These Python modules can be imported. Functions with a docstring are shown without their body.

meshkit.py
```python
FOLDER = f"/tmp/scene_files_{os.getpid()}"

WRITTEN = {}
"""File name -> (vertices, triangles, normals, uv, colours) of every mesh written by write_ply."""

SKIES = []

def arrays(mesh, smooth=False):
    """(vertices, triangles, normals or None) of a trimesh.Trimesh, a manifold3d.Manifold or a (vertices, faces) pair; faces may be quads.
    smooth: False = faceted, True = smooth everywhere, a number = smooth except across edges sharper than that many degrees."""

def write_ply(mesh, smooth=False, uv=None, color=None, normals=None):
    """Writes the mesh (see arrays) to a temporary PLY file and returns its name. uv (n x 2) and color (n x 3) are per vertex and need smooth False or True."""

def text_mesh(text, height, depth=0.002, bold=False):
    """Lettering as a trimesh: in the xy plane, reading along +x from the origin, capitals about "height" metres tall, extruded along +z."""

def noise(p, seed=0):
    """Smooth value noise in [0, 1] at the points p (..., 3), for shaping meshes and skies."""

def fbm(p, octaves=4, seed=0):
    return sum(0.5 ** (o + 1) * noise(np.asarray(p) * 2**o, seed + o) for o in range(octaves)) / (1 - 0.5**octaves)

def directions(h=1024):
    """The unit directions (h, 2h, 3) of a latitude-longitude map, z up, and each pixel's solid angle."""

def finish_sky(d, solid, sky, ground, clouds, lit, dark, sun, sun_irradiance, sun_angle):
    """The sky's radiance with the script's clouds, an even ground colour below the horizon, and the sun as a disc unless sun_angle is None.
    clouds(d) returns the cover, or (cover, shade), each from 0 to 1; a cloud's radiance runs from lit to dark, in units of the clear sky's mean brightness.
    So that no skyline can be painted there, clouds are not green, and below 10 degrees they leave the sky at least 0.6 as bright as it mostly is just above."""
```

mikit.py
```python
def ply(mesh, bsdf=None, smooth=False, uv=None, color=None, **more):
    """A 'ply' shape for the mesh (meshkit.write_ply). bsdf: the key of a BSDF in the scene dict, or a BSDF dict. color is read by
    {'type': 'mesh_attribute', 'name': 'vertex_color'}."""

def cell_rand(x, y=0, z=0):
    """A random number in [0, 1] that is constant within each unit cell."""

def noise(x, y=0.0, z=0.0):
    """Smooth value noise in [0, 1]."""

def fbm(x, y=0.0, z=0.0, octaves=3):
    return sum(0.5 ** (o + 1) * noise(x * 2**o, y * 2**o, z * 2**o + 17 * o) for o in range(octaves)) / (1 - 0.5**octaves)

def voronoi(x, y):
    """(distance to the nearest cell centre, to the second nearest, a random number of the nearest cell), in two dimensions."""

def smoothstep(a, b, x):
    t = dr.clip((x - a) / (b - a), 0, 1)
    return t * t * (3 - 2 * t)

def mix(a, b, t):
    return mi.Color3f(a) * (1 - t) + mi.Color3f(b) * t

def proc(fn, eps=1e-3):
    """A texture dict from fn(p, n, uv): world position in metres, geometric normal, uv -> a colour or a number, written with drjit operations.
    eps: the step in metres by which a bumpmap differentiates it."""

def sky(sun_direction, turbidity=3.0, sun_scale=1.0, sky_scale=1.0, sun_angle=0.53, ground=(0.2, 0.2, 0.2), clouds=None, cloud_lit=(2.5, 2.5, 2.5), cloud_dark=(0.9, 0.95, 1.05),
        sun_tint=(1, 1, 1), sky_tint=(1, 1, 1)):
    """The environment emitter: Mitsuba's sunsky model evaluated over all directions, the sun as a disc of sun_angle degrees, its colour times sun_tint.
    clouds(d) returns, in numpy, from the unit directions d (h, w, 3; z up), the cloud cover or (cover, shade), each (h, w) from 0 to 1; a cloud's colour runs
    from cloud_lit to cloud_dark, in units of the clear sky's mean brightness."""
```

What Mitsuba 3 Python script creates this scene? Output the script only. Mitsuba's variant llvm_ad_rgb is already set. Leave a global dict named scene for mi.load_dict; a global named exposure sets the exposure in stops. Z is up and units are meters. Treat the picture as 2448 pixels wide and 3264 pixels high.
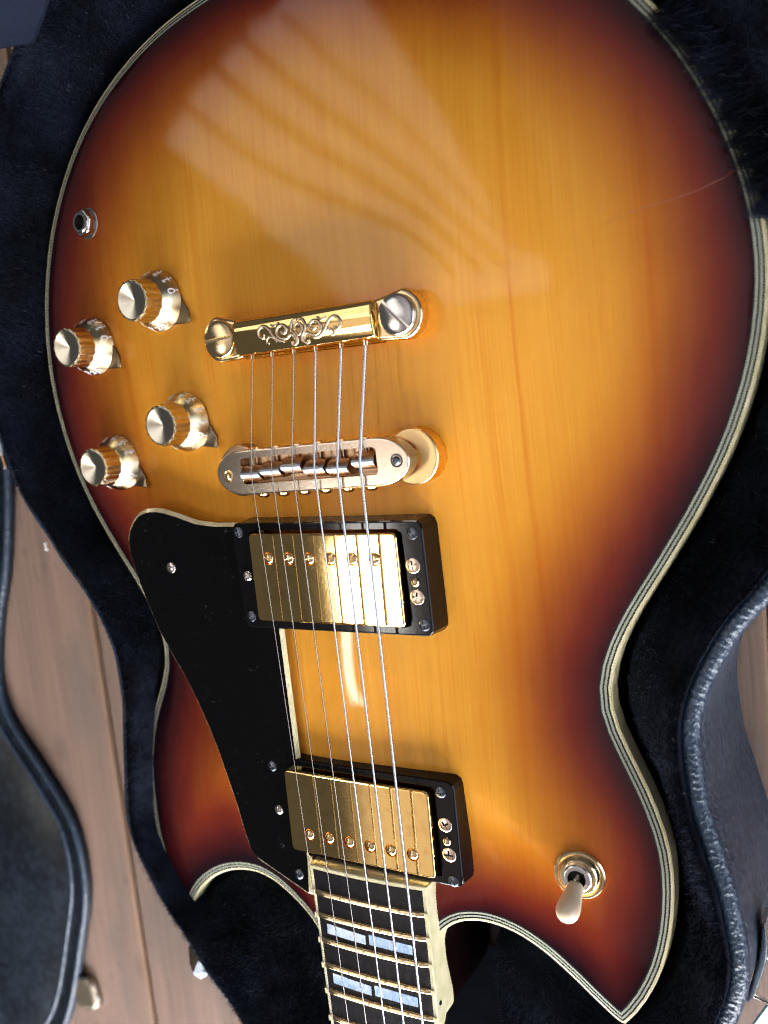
import math, random
import numpy as np
import trimesh, shapely, manifold3d
from scipy import ndimage
from scipy.spatial import Delaunay
from shapely.geometry import Polygon, Point, LineString
import drjit as dr
import mitsuba as mi
import mikit, meshkit
from mikit import proc, noise, fbm, smoothstep, mix

# ------------------------------------------------------------------ camera, light, exposure
# all coordinates below are millimetres (x across the guitar, y towards its tail, z up); MM turns them into metres
MM = 0.001
T = mi.ScalarTransform4f
scene, labels = {}, {}
exposure = 0.3
EYE = np.array([209.93, 33.24, 316.82])
FWD = np.array([-0.5037, -0.1416, -0.8522])
UP = np.array([0.0187, 0.9840, -0.1746])
scene['camera'] = {'type': 'thinlens', 'fov': 43.62, 'fov_axis': 'x', 'near_clip': 0.02, 'far_clip': 20.0,
                   'aperture_radius': 0.0021, 'focus_distance': 0.385,
                   'to_world': T().look_at(origin=(EYE * MM).tolist(), target=((EYE + 100 * FWD) * MM).tolist(), up=UP.tolist())}

def lamp(key, mesh, radiance):
    """A glowing pane, bright ceiling or added light panel round the case (metres)."""
    v, f = np.array(mesh[0], float), np.array(mesh[1], int)
    if np.cross(v[f[0][1]] - v[f[0][0]], v[f[0][2]] - v[f[0][0]]) @ v[f[0]].mean(0) > 0:      # face the guitar
        f = f[:, ::-1]
    n, base = 1, key
    while key in scene:
        key = f'{base}_{n:03d}'; n += 1
    scene[key] = mikit.ply((v, f), 'lamp_face', emitter={'type': 'area', 'radiance': {'type': 'rgb', 'value': list(radiance)}})
    labels[key] = {'kind': 'structure'}
scene['lamp_face'] = {'type': 'twosided', 'bsdf': {'type': 'diffuse', 'reflectance': {'type': 'rgb', 'value': [0.5, 0.5, 0.5]}}}
def quad(*c): return c, [[0, 1, 2, 3][:3], [0, 2, 3]]
ROOF = 2.2
def overhead(poly, z=ROOF):
    """A flat piece of the ceiling; its outline is given for a ceiling one metre up and scaled to its height."""
    t = np.asarray(manifold3d.triangulate([np.array(poly.exterior.coords)[:-1]] if poly.exterior.is_ccw else [np.array(poly.exterior.coords)[:0:-1]]))
    p = np.array(poly.exterior.coords)[:-1] if poly.exterior.is_ccw else np.array(poly.exterior.coords)[:0:-1]
    return np.column_stack([p * z, np.full(len(p), z)]), t

scene['room_glow'] = {'type': 'constant', 'radiance': {'type': 'rgb', 'value': [0.075, 0.075, 0.08]}}
# low wide window beyond the neck end of the guitar, and an unseen cool panel added on the right to brighten that side
lamp('window_and_fill', quad([-0.6, -1.05, 0.50], [1.0, -1.05, 0.50], [1.0, -1.05, 0.10], [-0.6, -1.05, 0.10]), [19.0, 19.2, 20.0])
lamp('window_and_fill', quad([1.9, -1.5, 1.3], [1.9, 0.3, 1.3], [1.9, 0.3, 0.25], [1.9, -1.5, 0.25]), [2.6, 3.1, 3.9])
# small bright rooflight; a lighter strip of ceiling and the dim rest of it
lamp('rooflight', overhead(Polygon([(-.652, -.22), (-.575, -.20), (-.568, -.44), (-.618, -.44), (-.645, -.36)]), 2.19), [24, 23, 21])
lamp('ceiling', overhead(Polygon([(-.675, -.9), (-.36, -.9), (-.36, .078), (-.675, .078)]), 2.21), [0.62, 0.52, 0.44])
lamp('ceiling', overhead(Polygon([(-.36, -.9), (.55, -.9), (.55, 1.3), (-.50, 1.3), (-.10, .20), (-.10, .078), (-.36, .078)]), 2.21), [0.17, 0.145, 0.145])
# glazed part of the roof, cut by slanting bars
GLAZED = Polygon([(-.59, .09), (-.135, .09), (-.135, .15), (-.195, .20), (-.45, .62), (-.64, .92), (-.80, .85), (-1.03, .74), (-1.15, .66), (-1.01, .56), (-.81, .41), (-.68, .22)])
for k in (((-.35, .158), (-1.10, .756), .0105), ((-.28, .163), (-1.10, .915), .0115), ((-.225, .164), (-1.0, .955), .0105), ((-.185, .181), (-.76, .842), .007)):
    GLAZED = GLAZED.difference(LineString(k[:2]).buffer(k[2], cap_style='flat'))
for g_ in getattr(GLAZED, 'geoms', [GLAZED]):
    if g_.area > 1e-4: lamp('roof_pane', overhead(g_), [1.6, 1.52, 1.46])

# ------------------------------------------------------------------ materials (each defined once)
def rgb(*c): return {'type': 'rgb', 'value': list(map(float, c))}
def mat(key, **k):
    d = {'type': 'principled', **k}
    scene[key] = {'type': 'twosided', 'bsdf': d}
    return key
def bumped(inner, fn, scale, eps=4e-4):
    return {'type': 'twosided', 'bsdf': {'type': 'bumpmap', 'arbitrary': proc(fn, eps), 'scale': scale, 'nested': inner}}

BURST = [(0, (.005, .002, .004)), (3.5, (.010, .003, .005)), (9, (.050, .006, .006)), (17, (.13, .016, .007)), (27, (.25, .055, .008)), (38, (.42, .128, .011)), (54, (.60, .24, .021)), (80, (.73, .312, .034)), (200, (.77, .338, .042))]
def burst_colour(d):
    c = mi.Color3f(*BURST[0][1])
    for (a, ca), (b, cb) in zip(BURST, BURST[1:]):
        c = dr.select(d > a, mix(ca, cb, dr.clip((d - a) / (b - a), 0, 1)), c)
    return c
def top_wood(p, n, uv):
    x, y = p.x * 1000, p.y * 1000
    f = .80 + .32 * smoothstep(-95., 20., x) - .22 * smoothstep(-80., -130., y) * smoothstep(-50., -90., x) - .30 * smoothstep(-140., -185., y) * smoothstep(50., 95., x) - .10 * smoothstep(20., -60., y) * smoothstep(40., 85., x)  # uneven burst width; dimmer light on left side and horn put into its colour
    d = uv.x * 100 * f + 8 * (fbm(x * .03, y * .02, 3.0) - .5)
    w = x + 9 * (noise(x * .012, y * .006, 5.0) - .5) + 3 * (noise(x * .03, y * .018, 8.0) - .5) + .6 * noise(x * .3, y * .02)
    streak = fbm(w * .10, y * .0035, 1.0) * .32 + fbm(w * .62, y * .009, 2.0) * .36 + noise(w * 1.5 + 2 * noise(w * .1, y * .02), y * .022, 3.0) * .32
    line = smoothstep(.60, .80, fbm(w * .28, y * .0025, 9.0)) * (.4 + .6 * noise(w * .05, y * .01, 4.0))
    pore = smoothstep(.70, .82, noise(w * 2.6, y * .07, 6.0))
    k = 1 + .39 * (streak - .5) - .17 * line - .07 * pore
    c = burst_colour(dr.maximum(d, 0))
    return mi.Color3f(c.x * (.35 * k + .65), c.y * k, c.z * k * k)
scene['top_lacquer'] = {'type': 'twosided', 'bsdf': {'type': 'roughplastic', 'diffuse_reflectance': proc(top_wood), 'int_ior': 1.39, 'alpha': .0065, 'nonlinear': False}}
scene['side_lacquer'] = {'type': 'twosided', 'bsdf': {'type': 'roughplastic', 'diffuse_reflectance': rgb(.006, .002, .002), 'int_ior': 1.52, 'alpha': .03}}
def cream_fn(p, n, uv):
    k = .85 + .3 * fbm(p.x * 260, p.y * 260, p.z * 260)
    return mi.Color3f(.62 * k, .55 * k, .33 * k * k)
mat('cream', base_color=proc(cream_fn), roughness=.25, specular=.5)
mat('ply_cream', base_color=rgb(.30, .31, .235), roughness=.2, specular=.5)
mat('ply_black', base_color=rgb(.012, .012, .012), roughness=.2, specular=.5)
def plate_fn(p, n, uv):
    x, y = p.x * 1000, p.y * 1000
    speck = smoothstep(.90, .95, noise(x * 1.3, y * 1.3, 3.0)) * smoothstep(.55, .75, noise(x * .13, y * .13, 8.0))
    hair = smoothstep(.93, .97, noise((x + y) * 2.2, (x - y) * .16, 5.0))
    return mix((.0015, .0015, .0017), (.10, .10, .105), .25 * speck + .08 * hair)
mat('black_plate', base_color=proc(plate_fn), roughness=.07, specular=.3)
mat('ring_plastic', base_color=rgb(.004, .0035, .004), roughness=.08, specular=.2)
def smudge(p, n, uv):
    s = fbm(p.x * 210, p.y * 210, p.z * 210)
    f = smoothstep(.62, .8, noise(p.x * 900, p.y * 900, p.z * 900))
    return .010 + .018 * smoothstep(.45, .85, s) + .012 * f
def gold_fn(p, n, uv):
    s = smoothstep(.5, .8, fbm(p.x * 330, p.y * 330, p.z * 330))
    return mix((.95, .66, .26), (.84, .56, .22), s)
def metal(key, tint, alpha):
    scene[key] = {'type': 'twosided', 'bsdf': {'type': 'roughconductor', 'material': 'none', 'distribution': 'beckmann', 'alpha': alpha, 'specular_reflectance': tint}}
metal('gold', proc(gold_fn), .009)
metal('gold_bright', rgb(.93, .70, .39), .07)
metal('gold_copper', rgb(.95, .72, .55), .09)
metal('gold_worn', rgb(.84, .70, .56), .05)
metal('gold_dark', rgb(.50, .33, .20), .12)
metal('gold_brushed', rgb(.94, .66, .31), .17)
metal('nickel', rgb(.76, .72, .68), .06)
metal('knob_gold', rgb(.72, .61, .38), .15)
metal('dark_steel', rgb(.12, .13, .155), .14)
metal('pointer_metal', rgb(.30, .25, .20), .10)
metal('string_steel', rgb(.74, .74, .80), .18)
mat('ebony', base_color=rgb(.007, .006, .007), roughness=.26, specular=.3)
def pearl_fn(p, n, uv):
    f = fbm(p.x * 1500 + 2, p.y * 500, 1.0)
    g = fbm(p.x * 120, p.y * 160, 4.0)
    return mix((.30, .44, .62), (.60, .66, .72), smoothstep(.3, .7, .45 * f + .55 * g))
mat('pearl', base_color=proc(pearl_fn), roughness=.18, specular=.6)
def spun_fn(p, n, uv):
    return .25 + .10 * noise(uv.x * 500.0, 3.0)
metal('knob_cap', rgb(.62, .57, .46), .07)
mat('print_white', base_color=rgb(.78, .80, .84), roughness=.4)
mat('dark_hole', base_color=rgb(.004, .004, .004), roughness=.7, specular=.2)
mat('tip_cream', base_color=rgb(.72, .56, .38), roughness=.28, specular=.5)
mat('neck_wood', base_color=rgb(.012, .005, .004), roughness=.3, specular=.5)
def plush_fn(p, n, uv):
    k = fbm(p.x * 60, p.y * 60, p.z * 60)
    return mix((.002, .0025, .004), (.006, .008, .014), smoothstep(.25, .75, k))
mat('plush', base_color=proc(plush_fn), roughness=.95, specular=.05, sheen=.12, sheen_tint=.6)
def pile_fn(p, n, uv):
    k = fbm(p.x * 45, p.y * 45, 2.0)
    lint = smoothstep(.955, .97, noise(p.x * 700, p.y * 700, 9.0))
    return mix(mix((.0022, .003, .0055), (.0095, .0135, .025), smoothstep(.3, .7, k)), (.09, .09, .1), lint)
mat('pile', base_color=proc(pile_fn), roughness=.75, specular=.08, sheen=.12)
def pebble(p, n, uv):
    a = fbm(p.x * 900, p.y * 900, p.z * 900)
    return smoothstep(.35, .75, a) + .5 * noise(p.x * 2200, p.y * 2200, p.z * 2200)
def vinyl_fn(p, n, uv):
    k = fbm(p.x * 420, p.y * 420, p.z * 420)
    return mix((.007, .012, .020), (.042, .058, .082), k)
scene['vinyl'] = bumped({'type': 'principled', 'base_color': proc(vinyl_fn), 'roughness': .42, 'specular': .5}, pebble, .00045)
scene['vinyl_welt'] = bumped({'type': 'principled', 'base_color': rgb(.012, .026, .048), 'roughness': .34, 'specular': .5}, pebble, .00026)
def lid_fn(p, n, uv):
    k = fbm(p.x * 300, p.y * 300, 1.0)
    g = fbm(p.x * 25, p.y * 25, 6.0)
    return mix((.002, .0035, .006), (.012, .018, .026), smoothstep(.3, .8, .5 * k + .5 * g))
def fine_leather(p, n, uv):
    return fbm(p.x * 700, p.y * 700, p.z * 700)
scene['vinyl_smooth'] = bumped({'type': 'principled', 'base_color': proc(lid_fn), 'roughness': .33, 'specular': .22}, fine_leather, .00012)
def plank_fn(p, n, uv):
    x, y = p.x * 1000, p.y * 1000
    plank = dr.floor((x + 244) / 130.7)
    xx = x + 17 * plank + 5 * (noise(x * .02, y * .008, 2.0) - .5)
    ring = fbm(xx * .09, y * .0035, 7.0 + plank)
    fine = fbm(xx * .8, y * .02, 3.0)
    c = mix((.115, .074, .055), (.265, .172, .128), .5 * ring + .5 * fine)
    dirt = smoothstep(.45, .75, fbm(x * .03, y * .014, 12.0))
    k = smoothstep(.12, .03, voronoi_d(x, y))
    c = mix(c, (.115, .092, .080), .5 * dirt)
    c = mix(c, (.13, .085, .065), .75 * k)
    scratch = smoothstep(.70, .88, fbm(xx * .5, y * .010, 21.0))
    c = mix(c, (.12, .088, .072), .6 * scratch)
    pit = smoothstep(.80, .90, noise(x * .45, y * .11, 31.0)) * smoothstep(.5, .7, noise(x * .04, y * .03, 14.0))
    c = mix(c, (.09, .065, .055), .35 * pit)
    e = (x + 244) / 130.7
    e = (dr.round(e) - e) * 130.7
    c = mix(c, (.28, .16, .085), .45 * smoothstep(7.0, 2.5, e) * smoothstep(0., 1., e))
    return c
def voronoi_d(x, y):
    d, _, _ = mikit.voronoi(x * .012 + 3.3, y * .0085 + 1.7)
    return d
mat('plank', base_color=proc(plank_fn), roughness=.55, specular=.3)
mat('crack_dirt', base_color=rgb(.055, .05, .05), roughness=.95, specular=.1)
def weave(p, n, uv):
    a = dr.sin((p.x + .2 * p.y) * 4200) * dr.sin((p.y - .2 * p.x) * 4200)
    return mix((.010, .014, .030), (.026, .034, .058), .5 + .5 * a)
mat('denim', base_color=proc(weave), roughness=.9, specular=.1, sheen=.15)
mat('paper', base_color=rgb(.75, .74, .72), roughness=.8)
mat('crack_edge', base_color=rgb(.10, .022, .010), roughness=.2, specular=.5)
metal('latch_brown', rgb(.34, .29, .22), .25)
metal('latch_silver', rgb(.55, .61, .68), .3)
metal('ornament_gold', rgb(.66, .53, .38), .12)
metal('string_plain', rgb(.46, .42, .40), .16)
mat('pale_plate', base_color=rgb(.40, .56, .60), metallic=.5, roughness=.5)

# ------------------------------------------------------------------ mesh helpers (millimetres)
def mk(v, f): return trimesh.Trimesh(np.asarray(v, float), np.asarray(f, int), process=False)
def numbered(key):
    if key not in scene: return key
    i = 1
    while f'{key}_{i:03d}' in scene: i += 1
    return f'{key}_{i:03d}'
USED = set()
def group_key(key):
    """A free key for a part that is made of sub-parts."""
    k, i = key, 0
    while k in USED:
        i += 1; k = f'{key}_{i:03d}'
    USED.add(k); return k
def add(key, mesh, bsdf, smooth=30, label=None, kind=None, uv=None):
    key = numbered(key)
    if hasattr(mesh, 'to_mesh'):
        m = mesh.to_mesh(); mesh = mk(m.vert_properties[:, :3], m.tri_verts)
    mesh = mk(np.asarray(mesh.vertices) * MM, mesh.faces)
    if smooth not in (False, True): mesh.merge_vertices(digits_vertex=8)
    scene[key] = mikit.ply(mesh, bsdf, smooth=smooth, uv=uv)
    if label or kind:
        labels[key] = {}
        if label: labels[key]['label'] = label
        if kind: labels[key]['kind'] = kind
    return key
def cat(ms): return trimesh.util.concatenate([m if isinstance(m, trimesh.Trimesh) else tm(m) for m in ms])
def tm(m):
    if isinstance(m, trimesh.Trimesh): return m
    q = m.to_mesh(); return mk(q.vert_properties[:, :3], q.tri_verts)
def man(m):
    m = m.copy(); m.merge_vertices(); return manifold3d.Manifold(manifold3d.Mesh(np.asarray(m.vertices, np.float32), np.asarray(m.faces, np.uint32)))
def move(m, x=0, y=0, z=0, rz=0, rx=0, ry=0):
    m = tm(m).copy()
    for a, ax in ((rx, [1, 0, 0]), (ry, [0, 1, 0]), (rz, [0, 0, 1])):
        if a: m.apply_transform(trimesh.transformations.rotation_matrix(math.radians(a), ax))
    m.apply_translation([x, y, z]); return m
def lathe(profile, seg=48, flute=None):
    """Revolves (r, z) points, bottom to top or outside in; flute(theta, r, z) may change the radius."""
    p = np.array(profile, float); th = np.arange(seg) * 2 * np.pi / seg
    R = np.repeat(p[:, :1], seg, 1)
    if flute: R = flute(th[None, :], R, p[:, 1:2])
    v = np.stack([R * np.cos(th), R * np.sin(th), np.repeat(p[:, 1:], seg, 1)], -1).reshape(-1, 3)
    f = []
    for i in range(len(p) - 1):
        for j in range(seg):
            a, b = i * seg + j, i * seg + (j + 1) % seg
            f += [[a, b, b + seg], [a, b + seg, a + seg]]
    v = np.vstack([v, [[0, 0, p[0, 1]], [0, 0, p[-1, 1]]]]); n = len(p) * seg
    for j in range(seg):
        f.append([n, (j + 1) % seg, j]); f.append([n + 1, (len(p) - 1) * seg + j, (len(p) - 1) * seg + (j + 1) % seg])
    m = mk(v, f); 
    if m.volume < 0: m.invert()
    return m
def tri_poly(poly):
    return trimesh.creation.triangulate_polygon(poly, engine='earcut')
def resample(P, step, closed=True):
    P = np.asarray(P, float)
    if closed: P = np.vstack([P, P[:1]])
    d = np.r_[0, np.cumsum(np.linalg.norm(np.diff(P, axis=0), axis=1))]
    m = max(4, int(round(d[-1] / step))); q = np.linspace(0, d[-1], m + 1)
    R = np.stack([np.interp(q, d, P[:, k]) for k in range(P.shape[1])], 1)
    return R[:-1] if closed else R
def ccw(P):
    P = np.asarray(P, float); return P if Polygon(P).exterior.is_ccw else P[::-1]
def inset(P, d):
    a, b = P - np.roll(P, 1, 0), np.roll(P, -1, 0) - P
    a /= np.linalg.norm(a, axis=1)[:, None] + 1e-12; b /= np.linalg.norm(b, axis=1)[:, None] + 1e-12
    n = np.stack([-(a + b)[:, 1], (a + b)[:, 0]], 1); n /= np.linalg.norm(n, axis=1)[:, None] + 1e-12
    c = np.maximum(.45, (n * np.stack([-a[:, 1], a[:, 0]], 1)).sum(1))
    return P + n * (d / c)[:, None]
def loft(rings, cap0=True, cap1=True):
    """Closed rings of equal length, each (n, 3); caps by ear clipping in xy."""
    n = len(rings[0]); v = np.vstack(rings); f = []
    j = np.arange(n); k = (j + 1) % n
    for i in range(len(rings) - 1):
        f += np.stack([i * n + j, i * n + k, (i + 1) * n + k], 1).tolist() + np.stack([i * n + j, (i + 1) * n + k, (i + 1) * n + j], 1).tolist()
    for on, r, flip in ((cap0, 0, True), (cap1, len(rings) - 1, False)):
        if on:
            tri = np.asarray(manifold3d.triangulate([rings[r][:, :2]]))
            tri = tri + r * n
            f += (tri[:, ::-1] if flip else tri).tolist()
    return mk(v, f)
def slab(P, z0, z1, bev=.4, steps=3, foot=0.0, bottom=True):
    """A plate of outline P with a rounded top edge; foot spreads its base outwards."""
    P = ccw(P); ring = lambda d, z: np.column_stack([inset(P, d), np.full(len(P), z)])
    rings = [ring(-foot, z0), ring(0, z1 - bev)]
    for i in range(1, steps + 1):
        a = i / steps * math.pi / 2
        rings.append(ring(bev * (1 - math.cos(a)), z1 - bev + bev * math.sin(a)))
    rings.append(ring(bev + .35, z1))
    return loft(rings, cap0=bottom)
def rrect(w, h, r, cx=0, cy=0, n=6):
    p = []
    for sx, sy, a in ((1, 1, 0), (-1, 1, 90), (-1, -1, 180), (1, -1, 270)):
        for i in range(n + 1):
            t = math.radians(a + 90 * i / n); p.append([cx + sx * (w / 2 - r) + r * math.cos(t), cy + sy * (h / 2 - r) + r * math.sin(t)])
    return np.array(p)
def box(w, d, h, x=0, y=0, z=0):
    m = trimesh.creation.box([w, d, h]); m.apply_translation([x, y, z]); return m
def tube(P, r, sides=8, caps=True):
    P = np.asarray(P, float); r = np.broadcast_to(r, (len(P),)); t = np.gradient(P, axis=0); t /= np.linalg.norm(t, axis=1)[:, None]
    up = np.array([0, 0, 1.]) if abs(t[0, 2]) < .9 else np.array([1., 0, 0])
    a = np.cross(t, up); a /= np.linalg.norm(a, axis=1)[:, None]; b = np.cross(a, t)
    th = np.arange(sides) * 2 * np.pi / sides
    v = (P[:, None] + r[:, None, None] * (np.cos(th)[None, :, None] * a[:, None] + np.sin(th)[None, :, None] * b[:, None])).reshape(-1, 3)
    j = np.arange(sides); k = (j + 1) % sides; f = []
    for i in range(len(P) - 1):
        f += np.stack([i * sides + j, i * sides + k, (i + 1) * sides + k], 1).tolist() + np.stack([i * sides + j, (i + 1) * sides + k, (i + 1) * sides + j], 1).tolist()
    if caps:
        n = len(v); v = np.vstack([v, P[:1], P[-1:]]); e = (len(P) - 1) * sides
        f += [[n, k_, j_] for j_, k_ in zip(j, k)] + [[n + 1, e + j_, e + k_] for j_, k_ in zip(j, k)]
    m = mk(v, f)
    if m.volume < 0: m.invert()
    return m
def spline(P, n=60, closed=False):
    from scipy.interpolate import splprep, splev
    P = np.asarray(P, float)
    if closed: P = np.vstack([P, P[:1]])
    k = min(3, len(P) - 1)
    tck, _ = splprep(P.T, s=0, k=k, per=closed); u = np.linspace(0, 1, n + (1 if closed else 0))
    Q = np.array(splev(u, tck)).T
    return Q[:-1] if closed else Q
def dome(r, h, n=6, skirt=.3):
    return [(r, 0), (r, skirt)] + [(r * math.cos(a), skirt + (h - skirt) * math.sin(a)) for a in np.linspace(0, math.pi / 2, n + 1)[1:-1]] + [(r * .04, h)]
def phillips(r, h, rot=0, cut=None):
    m = man(lathe(dome(r, h), 28)); w, dp = .26 * r, cut or .55 * h
    for a in (0, 90):
        m = m - man(move(box(1.25 * r, w, 2 * dp, 0, 0, h), rz=rot + a))
    return tm(m)
def slotted(r, h, rot=0, w=None, depth=None, flat=False, skirt=.3, seg=32):
    prof = [(r, 0), (r, h - .35 * r * .3), (r * .93, h - .02 * r), (r * .05, h)] if flat else dome(r, h, skirt=skirt)
    m = man(lathe(prof, seg)) - man(move(box(2.4 * r, w or .22 * r, 2 * (depth or .5 * h), 0, 0, h), rz=rot))
    return tm(m)

# ------------------------------------------------------------------ outlines
BODY_RIM = [[-118.7,-220.7],[-123.9,-214.7],[-128.2,-207.9],[-131.4,-200.6],[-133.8,-193.0],[-135.4,-185.1],[-136.3,-177.2],[-136.6,-169.2],[-136.5,-161.2],[-136.0,-153.2],[-135.1,-145.3],[-133.6,-137.4],[-131.6,-129.7],[-128.9,-122.2],[-125.5,-114.9],[-121.7,-107.9],[-118.1,-100.7],[-115.3,-93.2],[-114.3,-85.3],[-115.2,-77.4],[-117.6,-69.8],[-121.0,-62.5],[-124.9,-55.6],[-129.1,-48.8],[-133.5,-42.1],[-137.7,-35.3],[-141.9,-28.5],[-145.8,-21.5],[-149.4,-14.4],[-152.7,-7.1],[-155.5,0.4],[-158.0,8.0],[-160.1,15.7],[-161.7,23.5],[-163.0,31.4],[-163.8,39.4],[-164.1,47.4],[-164.0,55.4],[-163.5,63.4],[-162.5,71.3],[-161.1,79.2],[-159.3,87.0],[-157.0,94.6],[-154.4,102.2],[-151.4,109.6],[-148.0,116.8],[-144.1,123.8],[-139.9,130.6],[-135.4,137.2],[-130.4,143.5],[-125.1,149.4],[-119.4,155.0],[-113.3,160.3],[-107.0,165.1],[-100.3,169.5],[-93.4,173.6],[-86.3,177.3],[-79.0,180.6],[-71.6,183.5],[-64.0,186.0],[-56.3,188.1],[-48.5,189.9],[-40.6,191.4],[-32.7,192.5],[-24.8,193.3],[-16.8,193.8],[-8.8,194.1],[-0.8,194.1],[7.2,193.8],[15.2,193.3],[23.1,192.6],[31.1,191.6],[39.0,190.5],[46.9,189.1],[54.7,187.5],[62.5,185.6],[70.1,183.3],[77.7,180.7],[85.1,177.7],[92.3,174.3],[99.4,170.5],[106.1,166.2],[112.6,161.5],[118.7,156.4],[124.4,150.8],[129.7,144.8],[134.7,138.5],[139.2,131.9],[143.5,125.2],[147.4,118.2],[150.9,111.0],[154.2,103.7],[157.0,96.2],[159.5,88.6],[161.5,80.9],[163.0,73.0],[164.0,65.1],[164.4,57.1],[164.2,49.1],[163.4,41.2],[162.2,33.3],[160.5,25.5],[158.4,17.8],[155.8,10.2],[152.9,2.7],[149.6,-4.6],[146.0,-11.7],[142.1,-18.7],[138.1,-25.6],[133.8,-32.4],[129.5,-39.1],[125.1,-45.8],[120.7,-52.4],[116.3,-59.1],[112.2,-66.0],[108.6,-73.1],[105.7,-80.6],[104.0,-88.4],[104.1,-96.3],[105.9,-104.1],[108.8,-111.6],[111.9,-118.9],[115.0,-126.3],[117.7,-133.8],[120.0,-141.5],[121.6,-149.3],[122.3,-157.3],[122.2,-165.3],[121.5,-173.2],[120.3,-181.1],[118.5,-188.9],[116.1,-196.6],[113.0,-203.9],[109.3,-211.0],[104.9,-217.7],[99.9,-223.9]]
LEFT_CUT = [[-118.7,-220.7],[-117.4,-218.1],[-115.9,-215.4],[-114.3,-212.9],[-112.5,-210.5],[-110.5,-208.2],[-108.4,-206.0],[-106.2,-203.9],[-103.9,-202.0],[-101.4,-200.2],[-98.9,-198.6],[-96.2,-197.1],[-93.5,-195.8],[-90.7,-194.7],[-87.8,-193.7],[-84.9,-193.0],[-81.9,-192.4],[-78.9,-192.1],[-75.9,-191.9],[-72.8,-192.0],[-69.8,-192.3],[-66.9,-192.9],[-63.9,-193.6],[-61.0,-194.5],[-58.2,-195.6],[-55.4,-196.7],[-52.6,-197.8],[-49.8,-198.9],[-47.0,-200.1],[-44.2,-201.2],[-41.4,-202.5],[-38.9,-204.2],[-36.6,-206.2],[-34.7,-208.5],[-33.0,-211.0],[-31.6,-213.7],[-30.4,-216.5],[-29.4,-219.3],[-28.5,-222.2],[-27.8,-225.1],[-27.1,-228.1]]
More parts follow.
